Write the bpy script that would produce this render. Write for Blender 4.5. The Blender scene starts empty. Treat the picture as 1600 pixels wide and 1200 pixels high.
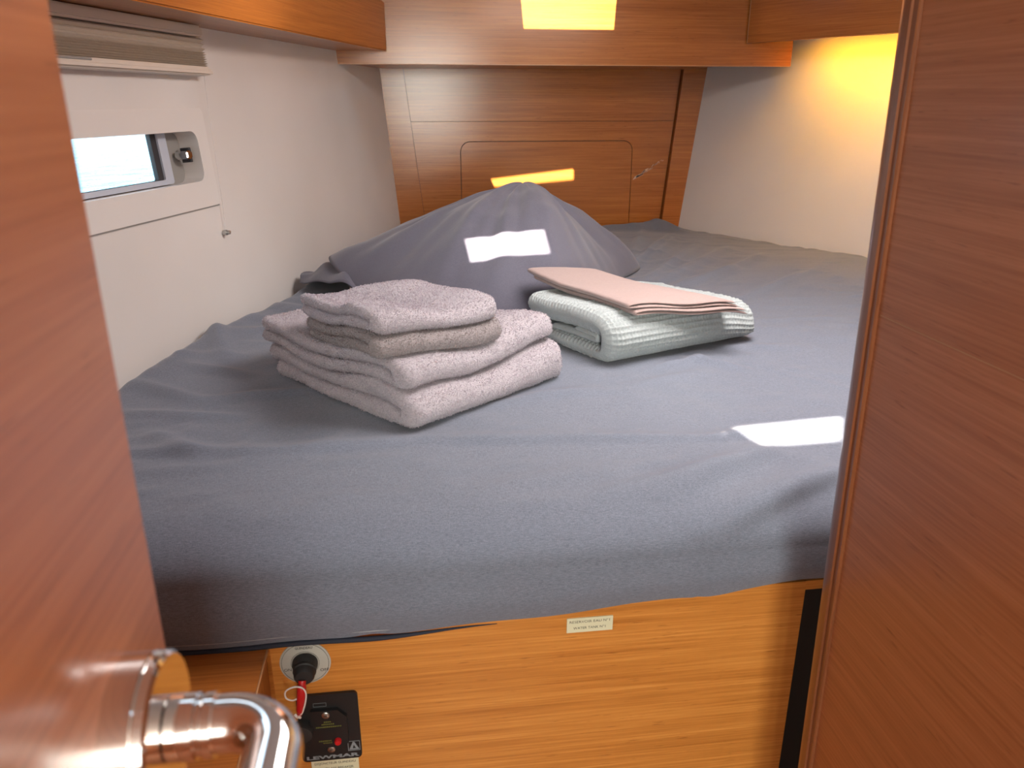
import bpy, bmesh, math, random
import numpy as np
from mathutils import Vector, Matrix, noise
from mathutils.geometry import tessellate_polygon

# ------------------------------------------------------------------ camera
scene = bpy.context.scene
COL = scene.collection
EYE = 1.36
cam_d = bpy.data.cameras.new('camera')
cam = bpy.data.objects.new('camera', cam_d)
COL.objects.link(cam)
cam.location = (0, 0, EYE)
cam.rotation_euler = (math.radians(90 - 19.87), 0, math.radians(-7.25))
cam_d.sensor_width = 36.0
cam_d.lens = 36.0 * 1220.0 / 1600.0
cam_d.clip_start = 0.02
cam_d.clip_end = 500
cam_d.dof.use_dof = True
cam_d.dof.focus_distance = 1.45
cam_d.dof.aperture_fstop = 12.0
scene.camera = cam

# ------------------------------------------------------------------ world, sun, daylight, exposure
scene.view_settings.view_transform = 'Standard'
scene.view_settings.look = 'None'
scene.view_settings.gamma = 1.0
scene.view_settings.use_curve_mapping = False
scene.view_settings.exposure = 0.0
world = bpy.data.worlds.new('world')
scene.world = world
world.use_nodes = True
bg = world.node_tree.nodes['Background']
bg.inputs['Color'].default_value = (0.62, 0.82, 1.0, 1)
bg.inputs['Strength'].default_value = 4.0

SUN_TAN, SUN_HEAD = 0.70, math.radians(33)
SUN_DIR = Vector((math.sin(SUN_HEAD), math.cos(SUN_HEAD), -SUN_TAN)).normalized()
sd = bpy.data.lights.new('sun', 'SUN')
sd.energy = 58.0
sd.angle = math.radians(0.53)
sd.color = (1.0, 0.90, 0.76)
sun = bpy.data.objects.new('sun', sd)
COL.objects.link(sun)
sun.rotation_euler = SUN_DIR.to_track_quat('-Z', 'Y').to_euler()
sun.location = (-3, -5, 6)


def area(name, loc, target, sx, sy, power, color, spread=180):
    d = bpy.data.lights.new(name, 'AREA')
    d.shape = 'RECTANGLE'
    d.size, d.size_y = sx, sy
    d.energy = power
    d.color = color
    d.spread = math.radians(spread)
    o = bpy.data.objects.new(name, d)
    COL.objects.link(o)
    o.location = loc
    o.rotation_euler = (Vector(target) - Vector(loc)).to_track_quat('-Z', 'Y').to_euler()
    return o


# daylight through the deck hatch above the berth, and from the saloon behind the camera
area('hatch_daylight', (0.64, 1.20, 1.775), (0.64, 1.201, 0.9), 0.54, 0.60, 19.0, (1.0, 0.925, 0.885))
area('saloon_daylight', (0.16, -1.45, 1.45), (0.25, 1.2, 1.05), 0.75, 0.80, 52.0, (0.97, 1.0, 0.91))

# ------------------------------------------------------------------ materials
def new_mat(name):
    m = bpy.data.materials.new(name)
    m.use_nodes = True
    nt = m.node_tree
    return m, nt, nt.nodes['Principled BSDF']


def N(nt, kind, **kw):
    n = nt.nodes.new(kind)
    for k, v in kw.items():
        if k in n.inputs:
            n.inputs[k].default_value = v
        else:
            setattr(n, k, v)
    return n


def ramp(nt, src, stops):
    r = nt.nodes.new('ShaderNodeValToRGB')
    el = r.color_ramp.elements
    while len(el) < len(stops):
        el.new(0.5)
    for e, (p, c) in zip(el, stops):
        e.position = p
        e.color = (*c, 1)
    nt.links.new(src, r.inputs['Fac'])
    return r


def simple(name, color, rough=0.5, metal=0.0, spec=0.5, coat=0.0):
    m, nt, p = new_mat(name)
    p.inputs['Base Color'].default_value = (*color, 1)
    p.inputs['Roughness'].default_value = rough
    p.inputs['Metallic'].default_value = metal
    p.inputs['Specular IOR Level'].default_value = spec
    p.inputs['Coat Weight'].default_value = coat
    return m


def wood(name, axis, dark, mid, light, rough=0.34, seed=0.0, coat=0.25, spec=0.5):
    """straight fine-grained varnished veneer, grain along the object's own axis"""
    m, nt, p = new_mat(name)
    L = nt.links.new
    tc = N(nt, 'ShaderNodeTexCoord')

    def mapped(along, across):
        mp = N(nt, 'ShaderNodeMapping')
        s = [across, across, across]
        s[axis] = along
        mp.inputs['Scale'].default_value = s
        mp.inputs['Location'].default_value = (seed, seed * 1.7, seed * 0.6)
        L(tc.outputs['Object'], mp.inputs['Vector'])
        return mp
    n1 = N(nt, 'ShaderNodeTexNoise', Scale=1.0, Detail=4.0, Roughness=0.6)
    L(mapped(1.6, 70).outputs[0], n1.inputs['Vector'])
    n2 = N(nt, 'ShaderNodeTexNoise', Scale=1.0, Detail=5.0, Roughness=0.7)
    L(mapped(5.0, 330).outputs[0], n2.inputs['Vector'])
    n3 = N(nt, 'ShaderNodeTexNoise', Scale=1.0, Detail=2.0, Roughness=0.5)
    L(mapped(1.2, 11).outputs[0], n3.inputs['Vector'])
    a = N(nt, 'ShaderNodeMath', operation='MULTIPLY_ADD')
    a.inputs[1].default_value = 0.55
    L(n2.outputs['Fac'], a.inputs[0])
    b = N(nt, 'ShaderNodeMath', operation='MULTIPLY')
    b.inputs[1].default_value = 0.30
    L(n1.outputs['Fac'], b.inputs[0])
    L(b.outputs[0], a.inputs[2])
    c = N(nt, 'ShaderNodeMath', operation='MULTIPLY_ADD')
    c.inputs[1].default_value = 0.15
    L(n3.outputs['Fac'], c.inputs[0])
    L(a.outputs[0], c.inputs[2])
    r = ramp(nt, c.outputs[0], [(0.30, dark), (0.50, mid), (0.70, light)])
    # short dark pores
    n4 = N(nt, 'ShaderNodeTexNoise', Scale=1.0, Detail=2.0, Roughness=0.5)
    L(mapped(28, 420).outputs[0], n4.inputs['Vector'])
    pr = ramp(nt, n4.outputs['Fac'], [(0.66, (0, 0, 0)), (0.76, (1, 1, 1))])
    mx = N(nt, 'ShaderNodeMix', data_type='RGBA', blend_type='MIX')
    ml = N(nt, 'ShaderNodeMath', operation='MULTIPLY')
    ml.inputs[1].default_value = 0.55
    L(pr.outputs['Color'], ml.inputs[0])
    L(ml.outputs[0], mx.inputs[0])
    L(r.outputs['Color'], mx.inputs[6])
    mx.inputs[7].default_value = (dark[0] * 0.55, dark[1] * 0.5, dark[2] * 0.5, 1)
    L(mx.outputs[2], p.inputs['Base Color'])
    p.inputs['Roughness'].default_value = rough
    p.inputs['Specular IOR Level'].default_value = spec
    p.inputs['Coat Weight'].default_value = coat
    p.inputs['Coat Roughness'].default_value = 0.20
    bp = N(nt, 'ShaderNodeBump', Strength=0.12, Distance=0.0006)
    L(c.outputs[0], bp.inputs['Height'])
    L(bp.outputs[0], p.inputs['Normal'])
    return m


W_D, W_M, W_L = (0.24, 0.066, 0.009), (0.40, 0.124, 0.020), (0.56, 0.205, 0.042)
M = {}
M['wood_x'] = wood('teak_veneer_across', 0, W_D, W_M, W_L, coat=0.7, rough=0.42, spec=0.2)
M['wood_x2'] = wood('teak_veneer_berth', 0, (0.29, 0.092, 0.014), (0.50, 0.195, 0.038), (0.70, 0.32, 0.078), seed=3.3, spec=0.25)
M['wood_y'] = wood('teak_veneer_fore_and_aft', 1, (0.25, 0.080, 0.029), (0.375, 0.132, 0.052), (0.50, 0.195, 0.086), spec=0.3, seed=7.1, rough=0.38)
M['wood_z'] = wood('teak_veneer_upright', 2, W_D, W_M, W_L, seed=5.0)
M['wood_door'] = wood('teak_veneer_door', 1, (0.27, 0.086, 0.040), (0.42, 0.152, 0.070), (0.54, 0.225, 0.11), seed=1.4, rough=0.30)
M['wood_lip'] = wood('teak_solid_moulding', 2, (0.13, 0.04, 0.016), (0.20, 0.066, 0.026), (0.27, 0.10, 0.042), seed=9.0, rough=0.28, coat=0.5)
M['edge'] = simple('pale_edging_and_highlight', (0.45, 0.22, 0.09), 0.4)
M['groove'] = simple('dark_joint', (0.05, 0.018, 0.007), 0.6)
M['gap_shade'] = simple('painted_gap_shade', (0.012, 0.008, 0.006), 0.8)
M['chrome'] = simple('polished_chrome', (0.78, 0.77, 0.76), 0.07, 1.0)
M['steel'] = simple('screw_steel', (0.5, 0.5, 0.48), 0.35, 1.0)
M['black'] = simple('black_plastic', (0.012, 0.012, 0.013), 0.38)
M['rubber'] = simple('black_rubber', (0.02, 0.02, 0.021), 0.6)
M['red'] = simple('red_plastic', (0.5, 0.012, 0.015), 0.4)
M['string'] = simple('white_string', (0.72, 0.68, 0.66), 0.8)
M['plate'] = simple('grey_engraved_plate', (0.42, 0.42, 0.38), 0.45)
M['tag'] = simple('pale_engraved_label', (0.62, 0.60, 0.42), 0.5)
M['ink'] = simple('dark_lettering', (0.03, 0.03, 0.028), 0.6)
M['ink_grey'] = simple('grey_lettering', (0.22, 0.25, 0.27), 0.5)
M['ink_green'] = simple('olive_lettering', (0.12, 0.13, 0.03), 0.5)
M['frame_white'] = simple('white_window_moulding', (0.76, 0.715, 0.68), 0.35)
M['gasket'] = simple('dark_gasket', (0.03, 0.03, 0.035), 0.6)
M['alu'] = simple('pale_window_frame', (0.50, 0.54, 0.62), 0.35)
M['recess'] = simple('grey_recess', (0.30, 0.28, 0.26), 0.6)
M['blind_rail'] = simple('cream_rail', (0.68, 0.60, 0.52), 0.4)
M['blind'] = simple('taupe_blind_fabric', (0.60, 0.51, 0.42), 0.8)
M['stitch'] = simple('grey_thread', (0.34, 0.35, 0.37), 0.8)
M['navy'] = simple('navy_mattress_cover', (0.015, 0.019, 0.035), 0.8)


def vinyl():
    m, nt, p = new_mat('white_vinyl_liner')
    L = nt.links.new
    tc = N(nt, 'ShaderNodeTexCoord')
    n = N(nt, 'ShaderNodeTexNoise', Scale=420.0, Detail=3.0)
    L(tc.outputs['Object'], n.inputs['Vector'])
    b = N(nt, 'ShaderNodeBump', Strength=0.18, Distance=0.0008)
    L(n.outputs['Fac'], b.inputs['Height'])
    L(b.outputs[0], p.inputs['Normal'])
    n2 = N(nt, 'ShaderNodeTexNoise', Scale=3.0, Detail=2.0)
    L(tc.outputs['Object'], n2.inputs['Vector'])
    r = ramp(nt, n2.outputs['Fac'], [(0.3, (0.70, 0.655, 0.62)), (0.7, (0.76, 0.71, 0.675))])
    L(r.outputs['Color'], p.inputs['Base Color'])
    p.inputs['Roughness'].default_value = 0.55
    return m


M['vinyl'] = vinyl()


def cloth(name, c1, c2, weave=1500.0, bump=0.25, rough=0.9, sheen=0.25, blotch=6.0):
    m, nt, p = new_mat(name)
    L = nt.links.new
    tc = N(nt, 'ShaderNodeTexCoord')
    outs = []
    for sc in ((weave, weave * 0.12, weave), (weave * 0.12, weave, weave)):
        mp = N(nt, 'ShaderNodeMapping')
        mp.inputs['Scale'].default_value = sc
        L(tc.outputs['Object'], mp.inputs['Vector'])
        n = N(nt, 'ShaderNodeTexNoise', Scale=1.0, Detail=1.0)
        L(mp.outputs[0], n.inputs['Vector'])
        outs.append(n.outputs['Fac'])
    ad = N(nt, 'ShaderNodeMath', operation='ADD')
    L(outs[0], ad.inputs[0])
    L(outs[1], ad.inputs[1])
    hf = N(nt, 'ShaderNodeMath', operation='MULTIPLY')
    hf.inputs[1].default_value = 0.5
    L(ad.outputs[0], hf.inputs[0])
    r = ramp(nt, hf.outputs[0], [(0.33, c1), (0.67, c2)])
    L(r.outputs['Color'], p.inputs['Base Color'])
    b = N(nt, 'ShaderNodeBump', Strength=bump, Distance=0.0006)
    L(hf.outputs[0], b.inputs['Height'])
    n3 = N(nt, 'ShaderNodeTexNoise', Scale=blotch, Detail=4.0, Roughness=0.6)
    L(tc.outputs['Object'], n3.inputs['Vector'])
    b2 = N(nt, 'ShaderNodeBump', Strength=0.25, Distance=0.012)
    L(n3.outputs['Fac'], b2.inputs['Height'])
    L(b.outputs[0], b2.inputs['Normal'])
    L(b2.outputs[0], p.inputs['Normal'])
    p.inputs['Roughness'].default_value = rough
    p.inputs['Specular IOR Level'].default_value = 0.2
    p.inputs['Sheen Weight'].default_value = sheen
    p.inputs['Sheen Roughness'].default_value = 0.5
    return m


M['sheet'] = cloth('slate_grey_cotton', (0.104, 0.117, 0.156), (0.204, 0.224, 0.280))
M['pillow'] = cloth('plum_grey_cotton', (0.100, 0.096, 0.128), (0.152, 0.146, 0.186), bump=0.12)
M['pink'] = cloth('pale_pink_cotton', (0.33, 0.235, 0.22), (0.41, 0.30, 0.28), bump=0.1, blotch=10)
M['waffle'] = cloth('pale_sage_waffle_cotton', (0.32, 0.35, 0.355), (0.42, 0.455, 0.46), weave=900, bump=0.2, blotch=30)


def terry(name, c1, c2):
    m, nt, p = new_mat(name)
    L = nt.links.new
    tc = N(nt, 'ShaderNodeTexCoord')
    n = N(nt, 'ShaderNodeTexNoise', Scale=380.0, Detail=3.0, Roughness=0.7)
    L(tc.outputs['Object'], n.inputs['Vector'])
    r = ramp(nt, n.outputs['Fac'], [(0.3, c1), (0.7, c2)])
    L(r.outputs['Color'], p.inputs['Base Color'])
    b = N(nt, 'ShaderNodeBump', Strength=0.9, Distance=0.003)
    L(n.outputs['Fac'], b.inputs['Height'])
    L(b.outputs[0], p.inputs['Normal'])
    p.inputs['Roughness'].default_value = 1.0
    p.inputs['Specular IOR Level'].default_value = 0.1
    p.inputs['Sheen Weight'].default_value = 0.3
    return m


def fuzz(name, c):
    m, nt, p = new_mat(name)
    nt.nodes.remove(p)
    d, t = N(nt, 'ShaderNodeBsdfDiffuse', Color=(*c, 1)), N(nt, 'ShaderNodeBsdfTranslucent', Color=(*c, 1))
    mx = N(nt, 'ShaderNodeMixShader', Fac=0.5)
    nt.links.new(d.outputs[0], mx.inputs[1])
    nt.links.new(t.outputs[0], mx.inputs[2])
    nt.links.new(mx.outputs[0], nt.nodes['Material Output'].inputs['Surface'])
    return m


M['fuzz'] = fuzz('mauve_grey_loops', (0.58, 0.52, 0.57))
M['fuzz2'] = fuzz('warm_grey_loops', (0.40, 0.345, 0.35))
M['terry'] = terry('mauve_grey_terry', (0.33, 0.295, 0.325), (0.58, 0.52, 0.565))
M['terry2'] = terry('warm_grey_terry', (0.22, 0.19, 0.195), (0.39, 0.34, 0.345))

# ------------------------------------------------------------------ builders
def obj(name, verts, faces, mat, parent=None, smooth=False, uv=None):
    me = bpy.data.meshes.new(name)
    me.from_pydata([tuple(v) for v in verts], [], faces)
    me.update()
    bm = bmesh.new()
    bm.from_mesh(me)
    bmesh.ops.recalc_face_normals(bm, faces=bm.faces)
    bm.to_mesh(me)
    bm.free()
    if smooth:
        me.polygons.foreach_set('use_smooth', [True] * len(me.polygons))
    me.materials.append(M[mat] if isinstance(mat, str) else mat)
    o = bpy.data.objects.new(name, me)
    COL.objects.link(o)
    if parent:
        o.parent = parent
    return o


def from_bm(name, bm, mat, parent=None, smooth=False):
    me = bpy.data.meshes.new(name)
    bmesh.ops.recalc_face_normals(bm, faces=bm.faces)
    bm.to_mesh(me)
    bm.free()
    if smooth:
        me.polygons.foreach_set('use_smooth', [True] * len(me.polygons))
    me.materials.append(M[mat])
    o = bpy.data.objects.new(name, me)
    COL.objects.link(o)
    if parent:
        o.parent = parent
    return o


def box(name, lo, hi, mat, parent=None, bevel=0.0, seg=2, frame=None):
    bm = bmesh.new()
    bmesh.ops.create_cube(bm, size=1.0)
    for v in bm.verts:
        for k in range(3):
            v.co[k] = lo[k] + (v.co[k] + 0.5) * (hi[k] - lo[k])
    if bevel:
        bmesh.ops.bevel(bm, geom=list(bm.edges), offset=bevel, segments=seg, affect='EDGES')
    if frame is not None:
        bmesh.ops.transform(bm, matrix=frame, verts=bm.verts)
    o = from_bm(name, bm, mat, parent)
    if bevel and seg > 1:
        shade_auto(o)
    return o


def shade_auto(o, ang=35):
    me = o.data
    me.polygons.foreach_set('use_smooth', [True] * len(me.polygons))
    bm = bmesh.new()
    bm.from_mesh(me)
    for e in bm.edges:
        if len(e.link_faces) == 2 and e.calc_face_angle(0) > math.radians(ang):
            e.smooth = False
    bm.to_mesh(me)
    bm.free()


def rrect(x0, z0, x1, z1, r, n=6, corners=(1, 1, 1, 1)):
    """rounded rectangle, counter-clockwise from lower left; corners = ll, lr, ur, ul"""
    pts = []
    cs = [(x0 + r, z0 + r, 180), (x1 - r, z0 + r, 270), (x1 - r, z1 - r, 0), (x0 + r, z1 - r, 90)]
    raw = [(x0, z0), (x1, z0), (x1, z1), (x0, z1)]
    for (cx, cz, a0), on, rw in zip(cs, corners, raw):
        if not on:
            pts.append(rw)
            continue
        for i in range(n + 1):
            a = math.radians(a0 + 90 * i / n)
            pts.append((cx + r * math.cos(a), cz + r * math.sin(a)))
    return pts


def prism(name, outer, holes, d0, d1, to3, mat, parent=None, smooth=False):
    """flat board cut from a 2D outline with holes; to3(a, b, depth) gives the 3D point"""
    loops = [outer] + list(holes)
    tris = tessellate_polygon([[Vector((p[0], p[1], 0)) for p in lp] for lp in loops])
    flat = [p for lp in loops for p in lp]
    n = len(flat)
    verts = [to3(p[0], p[1], d0) for p in flat] + [to3(p[0], p[1], d1) for p in flat]
    faces = [tuple(t) for t in tris] + [tuple(i + n for i in reversed(t)) for t in tris]
    k = 0
    for lp in loops:
        m = len(lp)
        for i in range(m):
            a, b = k + i, k + (i + 1) % m
            faces.append((a, b, b + n, a + n))
        k += m
    return obj(name, verts, faces, mat, parent, smooth)


XZ = lambda a, b, d: (a, d, b)        # board standing across the boat
XY = lambda a, b, d: (a, b, d)        # board lying flat


def tube(name, pts, rad, mat, parent=None, seg=14, cap=True):
    pts = [Vector(p) for p in pts]
    n = len(pts)
    rads = rad if hasattr(rad, '__len__') else [rad] * n
    t0 = (pts[1] - pts[0]).normalized()
    up = Vector((0, 0, 1)) if abs(t0.z) < 0.9 else Vector((1, 0, 0))
    nrm = (up - t0 * up.dot(t0)).normalized()
    verts, faces = [], []
    for i, p in enumerate(pts):
        t = (pts[min(i + 1, n - 1)] - pts[max(i - 1, 0)]).normalized()
        nrm = (nrm - t * nrm.dot(t)).normalized()
        b = t.cross(nrm)
        for k in range(seg):
            a = 2 * math.pi * k / seg
            verts.append(p + (nrm * math.cos(a) + b * math.sin(a)) * rads[i])
    for i in range(n - 1):
        for k in range(seg):
            faces.append((i * seg + k, i * seg + (k + 1) % seg, (i + 1) * seg + (k + 1) % seg, (i + 1) * seg + k))
    if cap:
        faces.append(tuple(range(seg))[::-1])
        faces.append(tuple((n - 1) * seg + k for k in range(seg)))
    o = obj(name, verts, faces, mat, parent)
    shade_auto(o, 50)
    return o


def lathe(name, prof, origin, axis, mat, parent=None, seg=40):
    """profile of (distance along axis, radius)"""
    ax = Vector(axis).normalized()
    u = ax.orthogonal().normalized()
    v = ax.cross(u)
    verts, faces = [], []
    for h, r in prof:
        for k in range(seg):
            a = 2 * math.pi * k / seg
            verts.append(Vector(origin) + ax * h + (u * math.cos(a) + v * math.sin(a)) * max(r, 1e-5))
    for i in range(len(prof) - 1):
        for k in range(seg):
            faces.append((i * seg + k, i * seg + (k + 1) % seg, (i + 1) * seg + (k + 1) % seg, (i + 1) * seg + k))
    faces.append(tuple(range(seg))[::-1])
    faces.append(tuple((len(prof) - 1) * seg + k for k in range(seg)))
    o = obj(name, verts, faces, mat, parent)
    shade_auto(o, 40)
    return o


def smooth_path(ctrl, per=10):
    P = [Vector(c) for c in ctrl]
    P = [P[0] * 2 - P[1]] + P + [P[-1] * 2 - P[-2]]
    out = []
    for i in range(1, len(P) - 2):
        for k in range(per):
            t = k / per
            a, b, c, d = P[i - 1], P[i], P[i + 1], P[i + 2]
            out.append(0.5 * ((2 * b) + (c - a) * t + (2 * a - 5 * b + 4 * c - d) * t * t + (3 * b - a - 3 * c + d) * t ** 3))
    out.append(P[-2])
    return out


def thing(name, loc, label, cat, group=None):
    o = bpy.data.objects.new(name, None)
    o.empty_display_size = 0.05
    COL.objects.link(o)
    o.location = loc
    tag(o, label, cat, group)
    return o


def tag(o, label=None, cat=None, group=None, kind=None):
    if label:
        o['label'] = label
    if cat:
        o['category'] = cat
    if group:
        o['group'] = group
    if kind:
        o['kind'] = kind
    return o


def adopt(root):
    """parts are modelled in place: shift them so that they sit under the root's own origin"""
    bpy.context.view_layer.update()
    for c in root.children:
        c.matrix_parent_inverse = Matrix.Translation(-root.location) if True else c.matrix_parent_inverse


def lettering(name, text, size, loc, mat, parent, width=None, bold=0.0, shear=0.0, align='CENTER'):
    """flat print on a surface facing aft (-Y)"""
    cu = bpy.data.curves.new(name, 'FONT')
    cu.body = text
    cu.size = size
    cu.align_x = align
    cu.align_y = 'CENTER'
    cu.offset = bold
    cu.shear = shear
    cu.resolution_u = 3
    tmp = bpy.data.objects.new(name, cu)
    COL.objects.link(tmp)
    bpy.context.view_layer.update()
    me = bpy.data.meshes.new_from_object(tmp.evaluated_get(bpy.context.evaluated_depsgraph_get()))
    bpy.data.objects.remove(tmp)
    me.name = name
    xs = [v.co.x for v in me.vertices]
    k = 1.0
    if width and xs:
        k = width / (max(xs) - min(xs))
    for v in me.vertices:
        x, y = v.co.x * k, v.co.y
        v.co = (loc[0] + x, loc[1], loc[2] + y)
    me.materials.clear()
    me.materials.append(M[mat])
    o = bpy.data.objects.new(name, me)
    COL.objects.link(o)
    o.parent = parent
    return o


def nz(x, y, z=0.0):
    return noise.noise((x, y, z))


# ------------------------------------------------------------------ hull geometry
ZTOP = 1.80
LA, LB, LD = Vector((-0.516, 1.349, 0.9)), Vector((-0.04, 3.02, 0.9)), Vector((-0.089, 3.02, 1.475))
LN = (LB - LA).cross(LD - LA).normalized()
if LN.x < 0:
    LN = -LN
LU = (LB - LA).normalized()                   # forward along the left hull
LW = LU.cross(LN)
if LW.z < 0:
    LW = -LW
LU_, LW_ = LU, LW


def LH(u, w, d=0.0):
    """point on the left hull liner: u forward from LA, w up the slope from bed height, d inward"""
    return LA + LU * u + LW * w + LN * d


def left_x(y, z=0.9):
    return LA.x + (y - LA.y) * LU.x / LU.y - (z - 0.9) * LN.z / LN.x


RA, RB, RD = Vector((1.03, 3.02, 0.9)), Vector((1.421, 2.329, 0.9)), Vector((1.098, 3.02, 1.48))
RN = (RB - RA).cross(RD - RA).normalized()
if RN.x > 0:
    RN = -RN
RU = (RB - RA).normalized()                   # aft along the right hull
RW = RU.cross(RN)
if RW.z < 0:
    RW = -RW


def right_x(y, z=0.9):
    return RA.x + (RA.y - y) * (RB.x - RA.x) / (RA.y - RB.y) - (z - 0.9) * RN.z / RN.x


# ------------------------------------------------------------------ setting: shell of the cabin
# left hull liner with the opening of the portlight
WU0, WU1, WW0, WW1 = -0.32, 0.415, 0.305, 0.405      # opening in hull coordinates
hull_out = [(-3.2, -0.95), (1.82, -0.95), (1.82, 0.98), (-3.2, 0.98)]
hull_hole = [(WU0 - 0.01, WW0 - 0.01), (WU1 + 0.01, WW0 - 0.01), (WU1 + 0.01, WW1 + 0.035), (WU0 - 0.01, WW1 + 0.035)]
wl = prism('wall_left', hull_out, [hull_hole], 0.0, -0.05, LH, 'vinyl')
tag(wl, 'white vinyl hull side with the portlight, left of the bed', kind='structure')

# right hull liner: straight flare forward, then running aft behind the partition
def RH(s, w, d=0.0):
    return RA + RU * s + RW * w + RN * d


wr = prism('wall_right', [(-0.1, -0.95), (1.25, -0.95), (1.25, 0.98), (-0.1, 0.98)], [], 0.0, -0.05, RH, 'vinyl')
tag(wr, 'white vinyl hull side right of the bed under the lamp', kind='structure')
wr2 = box('wall_right_aft', (1.60, -1.75, 0.0), (1.65, 2.10, ZTOP), 'vinyl')
tag(wr2, 'white hull side hidden behind the wooden partition', kind='structure')

# far bulkhead: dark backing with the veneered boards set proud of it
YB = 3.02
bk = box('wall_far', (-0.35, YB + 0.012, 0.0), (1.45, YB + 0.05, ZTOP), 'groove')
tag(bk, 'varnished wooden bulkhead at the far end of the berth', kind='structure')


def lin(p, q, z):
    t = (z - p[1]) / (q[1] - p[1])
    return p[0] + (q[0] - p[0]) * t


LO = ((-0.089, 1.475), (-0.028, 0.912))
LI = ((-0.006, 1.465), (0.044, 1.002))
RI = ((1.0186, 1.4808), (0.970, 0.918))
RO = ((1.10, 1.481), (1.05, 0.892))
G = 0.0012
zt, zb, zs = 1.60, 0.74, 1.292


def strip(a, b, z0, z1, ga=0.0, gb=0.0):
    return [(lin(*a, z0) + ga, z0), (lin(*b, z0) - gb, z0), (lin(*b, z1) - gb, z1), (lin(*a, z1) + ga, z1)]


prism('edge_board', strip(LO, LI, zb, zt, -0.02, G * 0.5), [], YB - 0.002, YB + 0.012, XZ, 'wood_x', bk)
prism('upper_panel', strip(LI, RI, zs + G * 0.6, zt, G * 0.5, 0.0), [], YB, YB + 0.012, XZ, 'wood_x', bk)
acc = rrect(0.193, 0.80, 0.845, 1.22, 0.035, 8)
acc_hole = rrect(0.193 - 0.0025, 0.80 - 0.0025, 0.845 + 0.0025, 1.22 + 0.0025, 0.0375, 8)
prism('lower_panel', strip(LI, RI, zb, zs - G * 0.6, G * 0.5, 0.0), [acc_hole], YB, YB + 0.012, XZ, 'wood_x', bk)
prism('access_panel', acc, [], YB - 0.0005, YB + 0.012, XZ, 'wood_x', bk)
prism('edge_board', strip(RI, RO, zb, zt, 0.004, -0.03), [], YB - 0.022, YB + 0.012, XZ, 'wood_x', bk)
# pale rub mark on the varnish
rub = simple('pale_scuff', (0.78, 0.50, 0.36), 0.7)
M['rub'] = rub
random.seed(5)
sv, sf = [], []
for i in range(26):
    t = i / 25
    cx, cz = 0.865 + 0.10 * t + random.uniform(-.004, .004), 1.085 + 0.062 * t + random.uniform(-.004, .004)
    w, h = random.uniform(0.004, 0.011) * (1.2 - 0.6 * t), random.uniform(0.0012, 0.003) * (1.5 - t)
    k = len(sv)
    for dx, dz in ((-w, -h), (w * .3, -h * 1.2), (w, h), (-w * .4, h)):
        sv.append((cx + dx, YB - 0.0006, cz + dz + dx * .5))
    sf.append((k, k + 1, k + 2, k + 3))
obj('scuff_mark', sv, sf, 'rub', bk)

# deckhead; its unglazed openings are invented, cut to cast the sun patches
def back_to_roof(p):
    p = Vector(p)
    t = (p.z - ZTOP) / SUN_DIR.z
    return p - SUN_DIR * t


patches = {
    'locker': [(0.37, 2.62, 1.567), (0.655, 2.62, 1.567), (0.665, 2.62, 1.73), (0.352, 2.62, 1.73)],
    'bulkhead': [(0.225, 3.02, 1.045), (0.62, 3.02, 1.075), (0.62, 3.02, 1.118), (0.225, 3.02, 1.075)],
    'pillow': [(0.135, 1.78, 1.005), (0.32, 1.78, 1.02), (0.32, 1.85, 1.06), (0.13, 1.85, 1.045)],
    'bed_spot': [(0.413, 0.985, 0.905), (0.440, 0.983, 0.905), (0.432, 1.005, 0.905), (0.405, 1.008, 0.905)],
    'bed': [(0.475, 0.945, 0.905), (0.592, 0.952, 0.905), (0.645, 1.043, 0.905), (0.455, 1.02, 0.905)],
}
holes = []
for k, q in patches.items():
    pts = [back_to_roof(p).to_2d() for p in q]
    c = sum(pts, Vector((0, 0))) / 4
    pts.sort(key=lambda p: math.atan2(p.y - c.y, p.x - c.x))
    holes.append([(p.x, p.y) for p in pts])

cl = prism('ceiling', [(-1.5, -1.75), (1.7, -1.75), (1.7, 3.1), (-1.5, 3.1)], holes, ZTOP, ZTOP + 0.006, XY, 'vinyl')
tag(cl, 'white deckhead with added openings that shape the sun patches', kind='structure')
fl = box('floor', (-1.5, -1.75, -0.03), (1.7, 3.1, 0.0), 'wood_y')
tag(fl, 'wooden cabin sole', kind='structure')
wa = box('wall_aft', (-1.5, -1.75, 0.0), (1.7, -1.70, ZTOP), 'vinyl')
tag(wa, 'pale wall of the saloon behind the camera', kind='structure')
wd = box('wall_door_side', (-1.15, -0.40, 0.0), (-0.108, -0.37, ZTOP), 'wood_x')
tag(wd, 'wooden bulkhead that carries the door', kind='structure')

# deck hatch with its pale roller screen drawn, above the berth
hr = thing('deck_hatch', (0.64, 1.20, ZTOP), 'square deck hatch with pale drawn screen over the berth', 'hatch')
prism('hatch_frame', rrect(0.31, 0.86, 0.97, 1.54, 0.05), [rrect(0.36, 0.90, 0.92, 1.50, 0.03)], ZTOP - 0.022, ZTOP, XY, 'frame_white', hr)
prism('screen', rrect(0.358, 0.898, 0.922, 1.502, 0.03), [], ZTOP - 0.012, ZTOP - 0.006, XY, 'frame_white', hr)

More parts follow.
